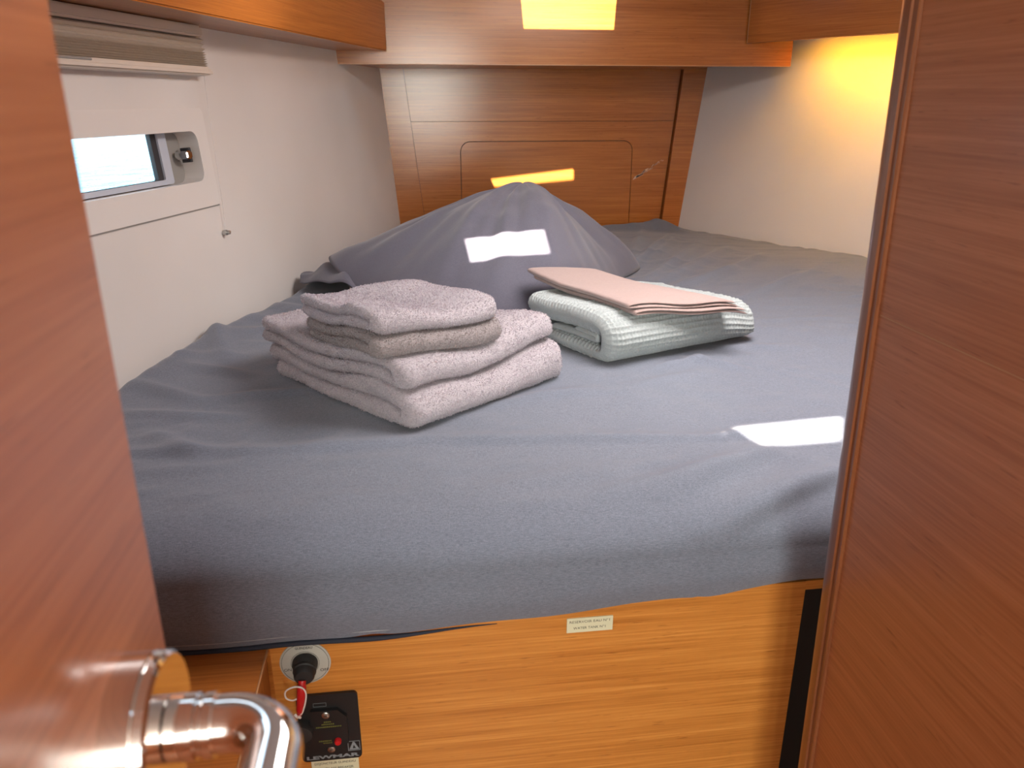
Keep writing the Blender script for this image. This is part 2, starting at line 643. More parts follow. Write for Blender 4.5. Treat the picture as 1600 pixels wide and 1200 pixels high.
# right-hand partition with its solid rounded end moulding, leaning very slightly
XP, YP = 0.413, 0.66
pt = thing('wall_partition', (XP, YP - 0.3, 0.0), None, None)
tag(pt, 'reddish wooden partition standing right of the bed', kind='structure')
def lean(z):
    return (1.44 - z) * 0.020
def sheared(o):
    for v in o.data.vertices:
        v.co.x += lean(v.co.z)
    return o
ZJ = 1.048
bm_lo = sheared(box('panel', (XP, -1.69, 0.002), (XP + 0.020, YP - 0.016, ZTOP), 'wood_y', pt))
sheared(box('edge_fillet', (XP - 0.0035, YP - 0.0175, 0.002), (XP + 0.020, YP - 0.0085, ZTOP), 'wood_lip', pt, 0.001, 1))
prof = [(XP + 0.022, YP - 0.010), (XP - 0.006, YP - 0.010)]
for i in range(13):
    a = math.pi * (1.0 - i / 12.0)
    prof.append((XP + 0.008 + 0.0145 * math.cos(a), YP - 0.004 + 0.0175 * math.sin(a)))
prof.append((XP + 0.022, YP - 0.010))
zz = [0.002, 0.6, 1.0, 1.2, 1.4, ZTOP]
pv = [(x + lean(z), y, z) for z in zz for x, y in prof[1:]]
m = len(prof) - 1
pf = [(i * m + k, i * m + (k + 1) % m, (i + 1) * m + (k + 1) % m, (i + 1) * m + k) for i in range(len(zz) - 1) for k in range(m)]
pf += [tuple(range(m)), tuple((len(zz) - 1) * m + k for k in range(m))]
shade_auto(obj('rounded_moulding', pv, pf, 'wood_lip', pt), 40)
# one pale scratch line along the veneer
sheared(box('scratch', (XP - 0.0003, 0.10, 1.1775), (XP + 0.0004, YP - 0.02, 1.1783), 'edge', pt))

# berth base: boards across the boat
YF = 0.78
bb = thing('berth_base', (0.45, YF + 0.5, 0.0), 'wooden berth base with removable front panel under the mattress', 'bed base')
prism('front_panel', rrect(-0.1855, 0.03, 0.470, 0.797, 0.035, 6, (0, 0, 0, 1)), [], YF, YF + 0.018, XZ, 'wood_x2', bb)
box('side_post', (-0.60, YF + 0.004, 0.03), (-0.1862, YF + 0.018, 0.797), 'wood_x', bb)
box('gap_shade_backing', (0.4705, YF + 0.055, 0.03), (0.60, YF + 0.075, 0.780), 'gap_shade', bb)  # near-black backing: the shade of the gap is put into its colour
box('front_rail', (0.4705, YF + 0.001, 0.784), (1.56, YF + 0.03, 0.797), 'wood_x2', bb)
box('front_board', (0.60, YF, 0.03), (1.56, YF + 0.018, 0.784), 'wood_x2', bb)
top_y0 = YF + 0.031
lxs = [left_x(top_y0) + 0.03, left_x(2.98) + 0.04]
prism('top_board', [(lxs[0], top_y0), (1.56, top_y0), (1.56, 2.05), (right_x(2.95) - 0.06, 2.95), (lxs[1], 2.95)], [], 0.770, 0.797, XY, 'wood_x2', bb)

# side locker left of the passage, level with the berth base
sl = thing('side_locker', (-0.42, 0.60, 0.0), 'low wooden locker left of the berth front, below the door handle', 'locker')
box('body', (-0.585, 0.335, 0.0), (-0.190, YF - 0.001, 0.757), 'wood_z', sl)
box('top', (-0.585, 0.335, 0.7575), (-0.1865, YF - 0.001, 0.766), 'wood_x', sl)
tube('edge_highlight', [(-0.1862, 0.335, 0.7655), (-0.1862, YF - 0.002, 0.7655)], 0.0012, 'edge', sl, 8)  # pale line painted in as the highlight on the rounded edge

# overhead locker front across the far end
YL = 2.62
ov = thing('overhead_locker', (0.53, YL + 0.15, 1.468), 'varnished wooden overhead locker across the far end of the cabin', 'locker')
lz0 = 1.468
def ovx(z):
    return left_x(YL, z) - 0.0, right_x(YL, z)
a0, b0 = -0.2175, 1.253
box('front', (a0, YL, lz0), (b0, YL + 0.020, ZTOP - 0.001), 'wood_x', ov, 0.0015, 1)
box('bottom', (a0 + 0.02, YL + 0.021, lz0 + 0.004), (1.04, YB - 0.023, lz0 + 0.018), 'wood_x', ov)
box('bottom_edging', (a0 + 0.002, YL - 0.0006, lz0 - 0.0002), (b0 - 0.002, YL + 0.003, lz0 + 0.0022), 'edge', ov)

# left shelf: fascia board along the hull, shelf board behind it
sf0 = Vector((-0.051, YL - 0.002, 1.505))
ls = thing('side_shelf', (-0.30, 1.9, 1.50), 'orange-brown wooden shelf along the left hull above the blind', 'shelf')
ln_in = Vector((LU.y, -LU.x, 0)).normalized()
fr = Matrix(((LU.x, ln_in.x, 0, sf0.x), (LU.y, ln_in.y, 0, sf0.y), (0, 0, 1, sf0.z), (0, 0, 0, 1)))
def framed(o, mat4):
    """geometry stays in its own frame so that the grain follows the board"""
    o.matrix_local = mat4
    return o
fa = framed(box('fascia', (-2.15, -0.022, 0.0), (-0.008, 0.0, 0.137), 'wood_x', ls, 0.003, 2), Matrix.Identity(4))
sb = framed(box('shelf_board', (-2.15, -0.165, 0.001), (-0.045, -0.022, 0.014), 'wood_x', ls), Matrix.Identity(4))
fe = framed(box('end_edging', (-0.010, -0.0222, 0.0), (-0.0078, 0.0004, 0.137), 'edge', ls), Matrix.Identity(4))
LEFT_SHELF = (fa, sb, fe, fr)

# right shelf with the warm lamp beneath it
rs0 = Vector((1.088, YL - 0.002, 1.537))
rsh = thing('side_shelf', (1.35, 2.3, 1.54), 'dark orange wooden shelf over the glowing lamp on the right hull', 'shelf')
rn_in = Vector((-RU.y, RU.x, 0)).normalized()
if rn_in.x > 0:
    rn_in = -rn_in
fr2 = Matrix(((RU.x, rn_in.x, 0, rs0.x), (RU.y, rn_in.y, 0, rs0.y), (0, 0, 1, rs0.z), (0, 0, 0, 1)))
ra = framed(box('fascia', (0.010, 0.0, 0.0), (0.95, -0.022, 0.16), 'wood_x', rsh), Matrix.Identity(4))
rb = framed(box('shelf_board', (0.16, -0.022, 0.056), (0.95, -0.205, 0.070), 'wood_x', rsh), Matrix.Identity(4))
rc = framed(box('end_edging', (0.007, 0.0004, -0.0005), (0.0102, -0.0222, 0.16), 'edge', rsh), Matrix.Identity(4))
RIGHT_SHELF = (ra, rb, rc, fr2)
for a_, b_, c_, f_ in (LEFT_SHELF, RIGHT_SHELF):
    for o_ in (a_, b_, c_):
        o_.parent = o_.parent
        o_.matrix_parent_inverse = Matrix.Identity(4)
        o_.matrix_local = f_

# lamp strip under the right shelf
M['lamp'], _nt, _p = new_mat('warm_lamp_diffuser')
_p.inputs['Base Color'].default_value = (1, 0.8, 0.45, 1)
_p.inputs['Emission Color'].default_value = (1.0, 0.52, 0.06, 1)
_p.inputs['Emission Strength'].default_value = 6.0
lamp = thing('strip_lamp', fr2 @ Vector((0.42, -0.08, 0.055)), 'warm yellow strip lamp under the right-hand shelf', 'lamp')
lo_ = box('housing', (0.14, -0.065, 0.0465), (0.70, -0.095, 0.0558), 'frame_white', lamp)
ld_ = box('diffuser', (0.145, -0.068, 0.044), (0.695, -0.092, 0.0463), 'lamp', lamp)
for o_ in (lo_, ld_):
    o_.matrix_local = fr2
al = area('strip_lamp_light', fr2 @ Vector((0.42, -0.08, 0.042)), fr2 @ Vector((0.42, -0.13, -0.30)), 0.52, 0.02, 2.9, (1.0, 0.45, 0.015), 130)
dirx = RU
zax = -(fr2.to_3x3() @ Vector((0, -0.14, -0.30))).normalized()
xax = Vector(RU)
yax = zax.cross(xax).normalized()
al.rotation_euler = Matrix((xax, yax, zax)).transposed().to_euler()

# ------------------------------------------------------------------ portlight and blind on the left hull
wn = thing('window_1', LH(0.1, 0.25), None, None)
tag(wn, 'slim white-framed portlight in the left hull below the blind', kind='structure')
# flush moulded panel around the aperture
prism('window_frame', rrect(-0.60, 0.253, 0.452, 0.449, 0.012), [rrect(WU0, 0.306, 0.412, 0.405, 0.022)], 0.0, 0.0035, LH, 'frame_white', wn)
prism('lower_seam', [(-0.60, 0.2500), (0.452, 0.2500), (0.452, 0.2528), (-0.60, 0.2528)], [], 0.0, 0.0015, LH, 'recess', wn)
# reveal: walls of the recess
o_hole = rrect(WU0, 0.306, 0.412, 0.405, 0.022)
v_, f_ = [], []
n_ = len(o_hole)
for d in (0.0, -0.040):
    v_ += [LH(a, b, d) for a, b in o_hole]
f_ = [(i, (i + 1) % n_, n_ + (i + 1) % n_, n_ + i) for i in range(n_)]
obj('reveal', v_, f_, 'frame_white', wn)
prism('outer_plate', rrect(WU0 - 0.02, 0.286, 0.432, 0.445, 0.022), [rrect(-0.30, 0.316, 0.318, 0.418, 0.006)], -0.040, -0.048, LH, 'recess', wn)
prism('casement', rrect(-0.31, 0.308, 0.345, 0.430, 0.006), [rrect(-0.285, 0.3175, 0.317, 0.4195, 0.004)], -0.026, -0.0399, LH, 'alu', wn)
prism('gasket', rrect(-0.286, 0.3165, 0.318, 0.4205, 0.004), [rrect(-0.28, 0.3185, 0.299, 0.4185, 0.004)], -0.030, -0.039, LH, 'gasket', wn)
M['glass'], _nt, _p = new_mat('acrylic_pane')
_p.inputs['Base Color'].default_value = (0.85, 0.95, 1.0, 1)
_p.inputs['Roughness'].default_value = 0.02
_p.inputs['Transmission Weight'].default_value = 1.0
_p.inputs['IOR'].default_value = 1.03
prism('pane', rrect(-0.282, 0.318, 0.300, 0.420, 0.004), [], -0.0335, -0.0355, LH, 'glass', wn)
# latch
HF = Matrix(((LU.x, LN.x, LW.x, 0), (LU.y, LN.y, LW.y, 0), (LU.z, LN.z, LW.z, 0), (0, 0, 0, 1)))
HF.translation = LA
box('latch', (0.376, -0.034, 0.352), (0.396, -0.004, 0.368), 'chrome', wn, 0.003, 2, HF)
box('latch_catch', (0.394, -0.030, 0.345), (0.402, -0.010, 0.374), 'gasket', wn, 0.001, 1, HF)

bl = thing('pleated_blind', LH(0.1, 0.52, 0.0), 'raised taupe pleated blind with cream rails above the portlight', 'blind')
BU0, BU1 = -0.58, 0.462
box('head_rail', (BU0, 0.002, 0.583), (BU1, 0.034, 0.604), 'blind_rail', bl, 0.004, 2, HF)
wz = 0.5815
for i in range(10):
    hgt = 0.0085 if i < 3 else 0.0042
    # each pleat is a thin folded wedge
    v_ = []
    for u in (BU0 + 0.002, BU1 - 0.001):
        v_ += [LH(u, wz, 0.024), LH(u, wz - hgt * 0.5, 0.0325 - 0.0012 * (i % 2)), LH(u, wz - hgt * 0.97, 0.024), LH(u, wz - hgt * 0.5, 0.0045)]
    obj('pleat', v_, [(0, 1, 5, 4), (1, 2, 6, 5), (2, 3, 7, 6), (3, 0, 4, 7), (0, 3, 2, 1), (4, 5, 6, 7)], 'blind', bl)
    wz -= hgt
box('bottom_rail', (BU0, 0.002, 0.5105), (BU1 + 0.004, 0.036, wz), 'blind_rail', bl, 0.004, 2, HF)
box('bottom_rail_lip', (BU0, 0.0365, 0.5125), (BU1 + 0.002, 0.038, 0.5185), 'blind_rail', bl, 0.0005, 1, HF)
box('finger_grip', (-0.10, 0.034, 0.5215), (0.085, 0.0378, 0.5255), 'recess', bl, 0.0012, 1, HF)
cp = [LH(0.462, 0.512, 0.018), LH(0.456, 0.40, 0.014), LH(0.452, 0.25, 0.008), LH(0.446, 0.196, 0.006)]
tube('cord', smooth_path(cp, 6), 0.0007, 'frame_white', bl, 6)
lathe('cord_knob', [(0, 0.002), (0.001, 0.0055), (0.009, 0.0062), (0.011, 0.0045), (0.016, 0.0042), (0.017, 0.002)], LH(0.4435, 0.192, 0.001), LN, 'steel', bl, 20)

# ------------------------------------------------------------------ sea outside
M['sea'], _nt, _p = new_mat('sea_water')
_tc = N(_nt, 'ShaderNodeTexCoord')
_n = N(_nt, 'ShaderNodeTexNoise', Scale=0.9, Detail=5.0, Roughness=0.65)
_nt.links.new(_tc.outputs['Object'], _n.inputs['Vector'])
_b = N(_nt, 'ShaderNodeBump', Strength=1.0, Distance=0.6)
_nt.links.new(_n.outputs['Fac'], _b.inputs['Height'])
_nt.links.new(_b.outputs[0], _p.inputs['Normal'])
_p.inputs['Base Color'].default_value = (0.03, 0.17, 0.24, 1)
_p.inputs['Roughness'].default_value = 0.12
_sea = obj('sea', [(-180, -120, -0.15), (-2.2, -120, -0.15), (-2.2, 220, -0.15), (-180, 220, -0.15)], [(0, 1, 2, 3)], 'sea')
tag(_sea, 'glittering blue water seen through the portlight', 'sea', kind='stuff')

# ------------------------------------------------------------------ open door with lever handle, close on the left
XD, YE = -0.105, 0.275
dr = thing('door_1', (XD - 0.015, 0.0, 0.0), None, None)
tag(dr, 'open reddish wooden door at the left edge with chrome lever', kind='structure')
box('leaf', (XD - 0.028, -0.36, 0.05), (XD, YE, 1.60), 'wood_door', dr, 0.0015, 2)
hy, hz = 0.2275, 1.1555
hx = XD
hd = lathe('lever_handle', [(0.0145, 0.0105), (0.0150, 0.0112), (0.0240, 0.0112), (0.0245, 0.0102), (0.0262, 0.0102), (0.0267, 0.0108), (0.030, 0.0108)], (hx, hy, hz), (1, 0, 0), 'chrome', dr, 40)
lathe('rosette', [(0.0, 0.0265), (0.0092, 0.0265), (0.0098, 0.0258), (0.0104, 0.0265), (0.0134, 0.0263), (0.0145, 0.0250), (0.0146, 0.001)], (hx, hy, hz), (1, 0, 0), 'chrome', hd, 64)
lp = [(hx + 0.0295, hy, hz)]
R_ = 0.017
cxx = hx + 0.0345
lp += [(cxx - 0.004, hy, hz)]
for i in range(13):
    a = math.radians(90 - 90 * i / 12)
    lp.append((cxx + R_ * math.cos(a), hy - R_ + R_ * math.sin(a), hz))
lp += [(cxx + R_, hy - R_ - 0.03 * k, hz) for k in (1, 2, 3)]
tube('lever', lp, 0.0098, 'chrome', hd, 36)

# ------------------------------------------------------------------ switch, breaker and labels on the berth front
sw = thing('windlass_switch', (-0.1466, YF, 0.738), 'round grey ON OFF switch plate with black rotary boot on the berth front', 'switch')
lathe('plate', [(0, 0.0295), (0.0012, 0.0295), (0.0016, 0.0288)], (-0.1466, YF - 0.0002, 0.738), (0, -1, 0), 'plate', sw, 56)
prism('plate_line', [(-0.1466 + 0.0274 * math.cos(a * math.pi / 24), 0.738 + 0.0274 * math.sin(a * math.pi / 24)) for a in range(48)], [[(-0.1466 + 0.0270 * math.cos(a * math.pi / 24), 0.738 + 0.0270 * math.sin(a * math.pi / 24)) for a in range(48)]], YF - 0.0019, YF - 0.0021, XZ, 'ink', sw)
prism('plate_line', [(-0.1466 + 0.0164 * math.cos(a * math.pi / 24), 0.738 + 0.0164 * math.sin(a * math.pi / 24)) for a in range(48)], [[(-0.1466 + 0.0160 * math.cos(a * math.pi / 24), 0.738 + 0.0160 * math.sin(a * math.pi / 24)) for a in range(48)]], YF - 0.0019, YF - 0.0021, XZ, 'ink', sw)
lathe('boot', [(0, 0.0148), (0.004, 0.0148), (0.007, 0.0138), (0.010, 0.0128), (0.011, 0.0134), (0.014, 0.0134), (0.015, 0.0122), (0.021, 0.0118), (0.024, 0.0100), (0.0245, 0.002)], (-0.1466, YF - 0.0018, 0.7385), (0.05, -1, -0.12), 'rubber', sw)
lettering('lettering', 'GUINDEAU', 0.0046, (-0.1466, YF - 0.0021, 0.7595), 'ink', sw, 0.020, 0.0001)
lettering('lettering', 'ON', 0.0056, (-0.1672, YF - 0.0021, 0.7300), 'ink', sw, 0.0085)
lettering('lettering', 'OFF', 0.0056, (-0.1250, YF - 0.0021, 0.7265), 'ink', sw, 0.0105)

ky = thing('switch_key', (-0.150, YF - 0.022, 0.727), 'red key stuck in the black boot of the round switch', 'key')
tube('shaft', smooth_path([(-0.1475, YF - 0.0262, 0.7335), (-0.1485, YF - 0.031, 0.724), (-0.152, YF - 0.031, 0.700), (-0.1545, YF - 0.028, 0.687)], 6), [0.0045] * 4 + [0.0052] * 6 + [0.0045] * 5 + [0.0030] * 4, 'red', ky, 12)
tube('cord', smooth_path([(-0.1548, YF - 0.0295, 0.687), (-0.150, YF - 0.033, 0.694), (-0.1455, YF - 0.034, 0.708), (-0.1435, YF - 0.034, 0.722), (-0.147, YF - 0.036, 0.7315), (-0.156, YF - 0.036, 0.7335), (-0.1655, YF - 0.035, 0.7275), (-0.166, YF - 0.034, 0.7175), (-0.160, YF - 0.033, 0.7125), (-0.154, YF - 0.033, 0.714)], 8), 0.00095, 'string', ky, 8)
tube('cord_knot', smooth_path([(-0.1595, YF - 0.029, 0.6885), (-0.1565, YF - 0.0315, 0.6865), (-0.1545, YF - 0.0325, 0.6875), (-0.1535, YF - 0.031, 0.6850)], 4), 0.0016, 'string', ky, 8)

br = thing('windlass_breaker', (-0.125, YF, 0.59), 'square black breaker plate with red button and lettering on berth front', 'breaker')
prism('plate', rrect(-0.1618, 0.5910, -0.0895, 0.6918, 0.006), [], YF - 0.0002, YF - 0.0042, XZ, 'black', br)
prism('raised_block', [(-0.150, 0.6160), (-0.1075, 0.6160), (-0.1035, 0.622), (-0.1035, 0.660), (-0.114, 0.672), (-0.146, 0.672)], [], YF - 0.0043, YF - 0.0095, XZ, 'black', br)
lathe('reset_knob', [(0, 0.0125), (0.010, 0.0125), (0.013, 0.0115), (0.0135, 0.009)], (-0.1565, YF - 0.0043, 0.645), (0, -1, 0), 'rubber', br, 32)
for x_, z_ in ((-0.128, 0.6660), (-0.1260, 0.6085)):
    sc_ = lathe('screw', [(0, 0.0046), (0.0012, 0.0046), (0.0018, 0.0036)], (x_, YF - (0.0096 if z_ > 0.65 else 0.0043), z_), (0, -1, 0), 'steel', br, 20)
    box('slot', (x_ - 0.0022, YF - (0.0116 if z_ > 0.65 else 0.0063), z_ - 0.0005), (x_ + 0.0022, YF - (0.0114 if z_ > 0.65 else 0.0061), z_ + 0.0005), 'ink', sc_)
lathe('trip_button', [(0, 0.0042), (0.004, 0.0042), (0.0055, 0.003)], (-0.1163, YF - 0.0096, 0.6262), (0, -1, 0), 'red', br, 20)
for k_, (x0_, x1_, z_) in enumerate(((-0.131, -0.121, 0.6555), (-0.134, -0.117, 0.6520), (-0.141, -0.108, 0.6480), (-0.139, -0.122, 0.6268), (-0.134, -0.123, 0.6235))):
    n_seg = int((x1_ - x0_) / 0.0022)
    v_, f_ = [], []
    random.seed(k_)
    for j in range(n_seg):
        a_ = x0_ + j * 0.0022
        h_ = 0.0011 * random.uniform(0.7, 1.0)
        q = len(v_)
        v_ += [(a_, YF - 0.0097, z_ - h_), (a_ + 0.0016, YF - 0.0097, z_ - h_), (a_ + 0.0016, YF - 0.0097, z_ + h_), (a_, YF - 0.0097, z_ + h_)]
        f_.append((q, q + 1, q + 2, q + 3))
    obj('small_print', v_, f_, 'ink_green', br)
lettering('lettering', 'LEWMAR', 0.0070, (-0.1255, YF - 0.0045, 0.5965), 'ink_grey', br, 0.064, 0.0003)
# triangular emblem in its square outline
ex, ez, es = -0.0985, 0.6105, 0.0074
prism('emblem_outline', [(ex - es, ez - es), (ex + es, ez - es), (ex + es, ez + es), (ex - es, ez + es)], [[(ex - es + .0007, ez - es + .0007), (ex + es - .0007, ez - es + .0007), (ex + es - .0007, ez + es - .0007), (ex - es + .0007, ez + es - .0007)]], YF - 0.0043, YF - 0.0046, XZ, 'ink_grey', br)
prism('emblem', [(ex - 0.0062, ez - 0.0058), (ex + 0.0062, ez - 0.0058), (ex + 0.0008, ez + 0.0058), (ex - 0.0012, ez + 0.0058)], [[(ex - 0.0018, ez - 0.0040), (ex + 0.0022, ez - 0.0040), (ex - 0.0002, ez + 0.0016)]], YF - 0.0043, YF - 0.0046, XZ, 'ink_grey', br)
prism('print_box', [(-0.1425, 0.6745), (-0.1270, 0.6745), (-0.1270, 0.6800), (-0.1425, 0.6800)], [[(-0.1421, 0.6749), (-0.1274, 0.6749), (-0.1274, 0.6796), (-0.1421, 0.6796)]], YF - 0.0043, YF - 0.0045, XZ, 'ink_grey', br)

l1 = thing('engraved_label', (-0.1236, YF, 0.578), 'small cream label reading windlass breaker below the black plate', 'label')
prism('plate', [(-0.1525, 0.5690), (-0.0948, 0.5690), (-0.0948, 0.5895), (-0.1525, 0.5895)], [], YF - 0.0002, YF - 0.0016, XZ, 'tag', l1)
lettering('lettering', 'DISJONCTEUR GUINDEAU', 0.0050, (-0.1236, YF - 0.0018, 0.5838), 'ink', l1, 0.050)
lettering('lettering', 'WINDLASS BREAKER', 0.0050, (-0.1236, YF - 0.0018, 0.5752), 'ink', l1, 0.044)
l2 = thing('engraved_label', (0.1945, YF, 0.760), 'small cream label reading water tank just below the mattress', 'label')
prism('plate', [(0.1663, 0.7497), (0.2235, 0.7497), (0.2235, 0.7702), (0.1663, 0.7702)], [], YF - 0.0002, YF - 0.0016, XZ, 'tag', l2)
lettering('lettering', 'RESERVOIR EAU N\u00b01', 0.0050, (0.1949, YF - 0.0018, 0.7648), 'ink', l2, 0.050)
lettering('lettering', 'WATER TANK N\u00b01', 0.0050, (0.1949, YF - 0.0018, 0.7558), 'ink', l2, 0.040)

# ------------------------------------------------------------------ mattress with fitted sheet
MZ = 0.90


def ridge(X, Y, p, q, w, amp, skew=0.0):
    """soft crease or fold running from p to q"""
    px, py = p
    dx, dy = q[0] - px, q[1] - py
    L2 = dx * dx + dy * dy
    t = np.clip(((X - px) * dx + (Y - py) * dy) / L2, 0, 1)
    ex, ey = X - (px + dx * t), Y - (py + dy * t)
    side = (dx * (Y - py) - dy * (X - px)) / math.sqrt(L2)
    d2 = ex * ex + ey * ey
    fall = np.sin(np.pi * np.clip(0.06 + 0.88 * t, 0, 1)) ** 0.6
    ww = np.where(side > 0, w * (1 + skew), w * (1 - skew))
    return amp * fall * np.exp(-d2 / (ww * ww))


def fnoise(X, Y, s, seed=0.0, oct=2):
    out = np.zeros(X.shape)
    it = np.nditer([X, Y, out], op_flags=[['readonly'], ['readonly'], ['writeonly']])
    for a, b, o in it:
        v, k, f = 0.0, 1.0, s
        for _ in range(oct):
            v += k * noise.noise((float(a) * f + seed, float(b) * f - seed, seed * 0.37))
            k *= 0.5
            f *= 2.1
        o[...] = v
    return out


def sheet_height(X, Y):
    H = np.zeros(X.shape)
    R = lambda *a: ridge(X, Y, *a)
    # long fold across the berth, a step that falls towards the foot
    path = [(-0.42, 1.045), (-0.22, 1.025), (0.0, 1.040), (0.20, 1.015), (0.43, 0.985), (0.52, 1.005)]
    for a, b in zip(path[:-1], path[1:]):
        H += ridge(X, Y, a, b, 0.017, 0.0052, 0.5)
    H += R((-0.40, 1.12), (-0.30, 1.02), 0.018, 0.006)
    H += R((-0.46, 1.20), (-0.28, 1.16), 0.016, 0.006)
    H += R((-0.48, 1.33), (-0.34, 1.23), 0.018, 0.007)
    H += R((-0.34, 1.25), (-0.15, 1.27), 0.014, 0.005)
    H += R((-0.43, 1.68), (-0.36, 1.46), 0.022, 0.010)
    H += R((-0.40, 1.62), (-0.22, 1.70), 0.025, 0.006)
    H += R((-0.42, 1.42), (-0.30, 1.36), 0.016, 0.006)
    H += R((-0.36, 1.90), (-0.20, 1.78), 0.030, 0.008)
    # diagonal drag folds by the partition
    H += R((0.34, 0.78), (0.56, 0.86), 0.020, 0.011, 0.3)
    H += R((0.30, 0.835), (0.48, 0.935), 0.022, 0.009, 0.3)
    H += R((0.22, 0.84), (0.40, 0.90), 0.018, 0.004)
    H += R((0.05, 0.87), (0.25, 0.92), 0.025, 0.003)
    # fan of pulled folds towards the far right corner
    fan = [((0.52, 2.02), (0.95, 2.80)), ((0.60, 2.00), (1.00, 2.62)), ((0.66, 2.02), (1.06, 2.52)),
           ((0.62, 2.20), (0.86, 2.88)), ((0.72, 1.95), (1.12, 2.38)), ((0.58, 1.85), (0.92, 2.18)),
           ((0.74, 2.35), (0.94, 2.72)), ((0.80, 1.80), (1.20, 2.16))]
    for k, (a, b) in enumerate(fan):
        H += ridge(X, Y, a, b, 0.015 + 0.004 * (k % 3), 0.0085 - 0.0004 * k)
    H += R((0.70, 2.93), (0.95, 2.95), 0.04, 0.022)
    H += R((0.92, 2.96), (1.00, 2.86), 0.03, 0.020)
    # creases in front of the folded blanket
    H += R((0.42, 1.30), (0.56, 1.36), 0.014, 0.006)
    H += R((0.50, 1.36), (0.60, 1.29), 0.012, 0.005)
    H += R((0.36, 1.22), (0.52, 1.28), 0.016, 0.004)
    H += R((0.62, 1.42), (0.78, 1.40), 0.018, 0.004)
    H += R((0.60, 1.34), (0.74, 1.17), 0.006, 0.0016)
    H += R((0.10, 1.16), (0.30, 1.22), 0.016, 0.004)
    return H * 1.5


def left_tuck(y):
    return 0.012 * math.sin(y * 9.0) + 0.010 * noise.noise((y * 7.0, 3.1, 0))


prof = []                                     # (y, z, weight of top, weight of front)
for i in range(26):                           # front face, hem upwards
    t = i / 25
    prof.append((0.7735 - 0.010 * math.sin(t * math.pi * 0.8), 0.772 + t * 0.083, 0.0, 1.0))
y0, z0 = prof[-1][0], prof[-1][1]
RR_y, RR_z = 0.095, MZ - z0
for i in range(1, 22):
    a = i / 21 * math.pi / 2
    prof.append((y0 + RR_y * (1 - math.cos(a)), z0 + RR_z * math.sin(a), math.sin(a) ** 1.5, math.cos(a)))
nY = 300
for i in range(1, nY + 1):
    prof.append((y0 + RR_y + (2.995 - y0 - RR_y) * i / nY, MZ, 1.0, 0.0))
PY = np.array([p[0] for p in prof]); PZ = np.array([p[1] for p in prof])
WT = np.array([p[2] for p in prof]); WF = np.array([p[3] for p in prof])
nS = 300
S = np.linspace(0, 1, nS + 1)
XL = np.array([left_x(max(y, 0.80)) + 0.008 for y in PY])
XR = np.array([min(right_x(y), 1.585) - 0.016 for y in PY])
X = XL[:, None] + (XR - XL)[:, None] * S[None, :]
Y = np.repeat(PY[:, None], nS + 1, 1)
Z = np.repeat(PZ[:, None], nS + 1, 1)
H = sheet_height(X, Y)
low = fnoise(X[::6, ::6], Y[::6, ::6], 2.6, 1.0, 3)
# bilinear enlarge of the coarse noise
gi = np.linspace(0, low.shape[0] - 1, X.shape[0]); gj = np.linspace(0, low.shape[1] - 1, X.shape[1])
i0 = np.clip(gi.astype(int), 0, low.shape[0] - 2); j0 = np.clip(gj.astype(int), 0, low.shape[1] - 2)
fi = (gi - i0)[:, None]; fj = (gj - j0)[None, :]
fine = fnoise(X[::3, ::3] * 1.0, Y[::3, ::3] * 2.3, 3.4, 6.0, 2)
fine = np.clip(1 - np.abs(fine) * 1.5, 0, 1) ** 5


def enlarge(G):
    gi = np.linspace(0, G.shape[0] - 1, X.shape[0]); gj = np.linspace(0, G.shape[1] - 1, X.shape[1])
    i0 = np.clip(gi.astype(int), 0, G.shape[0] - 2); j0 = np.clip(gj.astype(int), 0, G.shape[1] - 2)
    fi = (gi - i0)[:, None]; fj = (gj - j0)[None, :]
    return G[i0][:, j0] * (1 - fi) * (1 - fj) + G[i0 + 1][:, j0] * fi * (1 - fj) + G[i0][:, j0 + 1] * (1 - fi) * fj + G[i0 + 1][:, j0 + 1] * fi * fj


FINE = enlarge(fine)
LOW = (low[i0][:, j0] * (1 - fi) * (1 - fj) + low[i0 + 1][:, j0] * fi * (1 - fj) + low[i0][:, j0 + 1] * (1 - fi) * fj + low[i0 + 1][:, j0 + 1] * fi * fj)
Z = Z + WT[:, None] * (H + LOW * 0.006 + FINE * 0.0040)
# the front hangs with slow waves, its hem rising towards the partition
xs = X
hem = 0.0 + 0.030 * np.clip((xs + 0.20) / 0.66, 0, 1) ** 1.3 + 0.0015 * np.sin(xs * 31) + 0.003 * np.exp(-((xs + 0.065) / 0.02) ** 2)
drop = np.clip((0.855 - PZ) / 0.083, 0, 1)[:, None] * (WF[:, None] > 0.99)
Z = Z + hem * drop
Y = Y - WF[:, None] * (H * 0.8 + 0.004 * np.sin(xs * 7 + 1.0) + 0.002 * LOW) - 0.004 * drop * (1 - np.abs(drop * 2 - 1))
# sides: crown near the walls, tucked down at the very edge with puckers on the left
tuck = np.array([left_tuck(float(y)) for y in PY])
dl = (X - XL[:, None])
dr_ = (XR[:, None] - X)
Z += WT[:, None] * (tuck[:, None] + 0.014) * np.exp(-(dl / 0.07) ** 2)
Z -= WT[:, None] * 0.045 * np.exp(-(dl / 0.012) ** 2)
Z -= WT[:, None] * 0.035 * np.exp(-(dr_ / 0.012) ** 2)
puck = np.array([[noise.noise((float(y) * 26.0, 0.4, 0))] for y in PY])
Z += WT[:, None] * 0.006 * puck * np.exp(-(dr_ / 0.05) ** 2)
Z += WT[:, None] * 0.004 * puck * np.exp(-(dl / 0.05) ** 2)
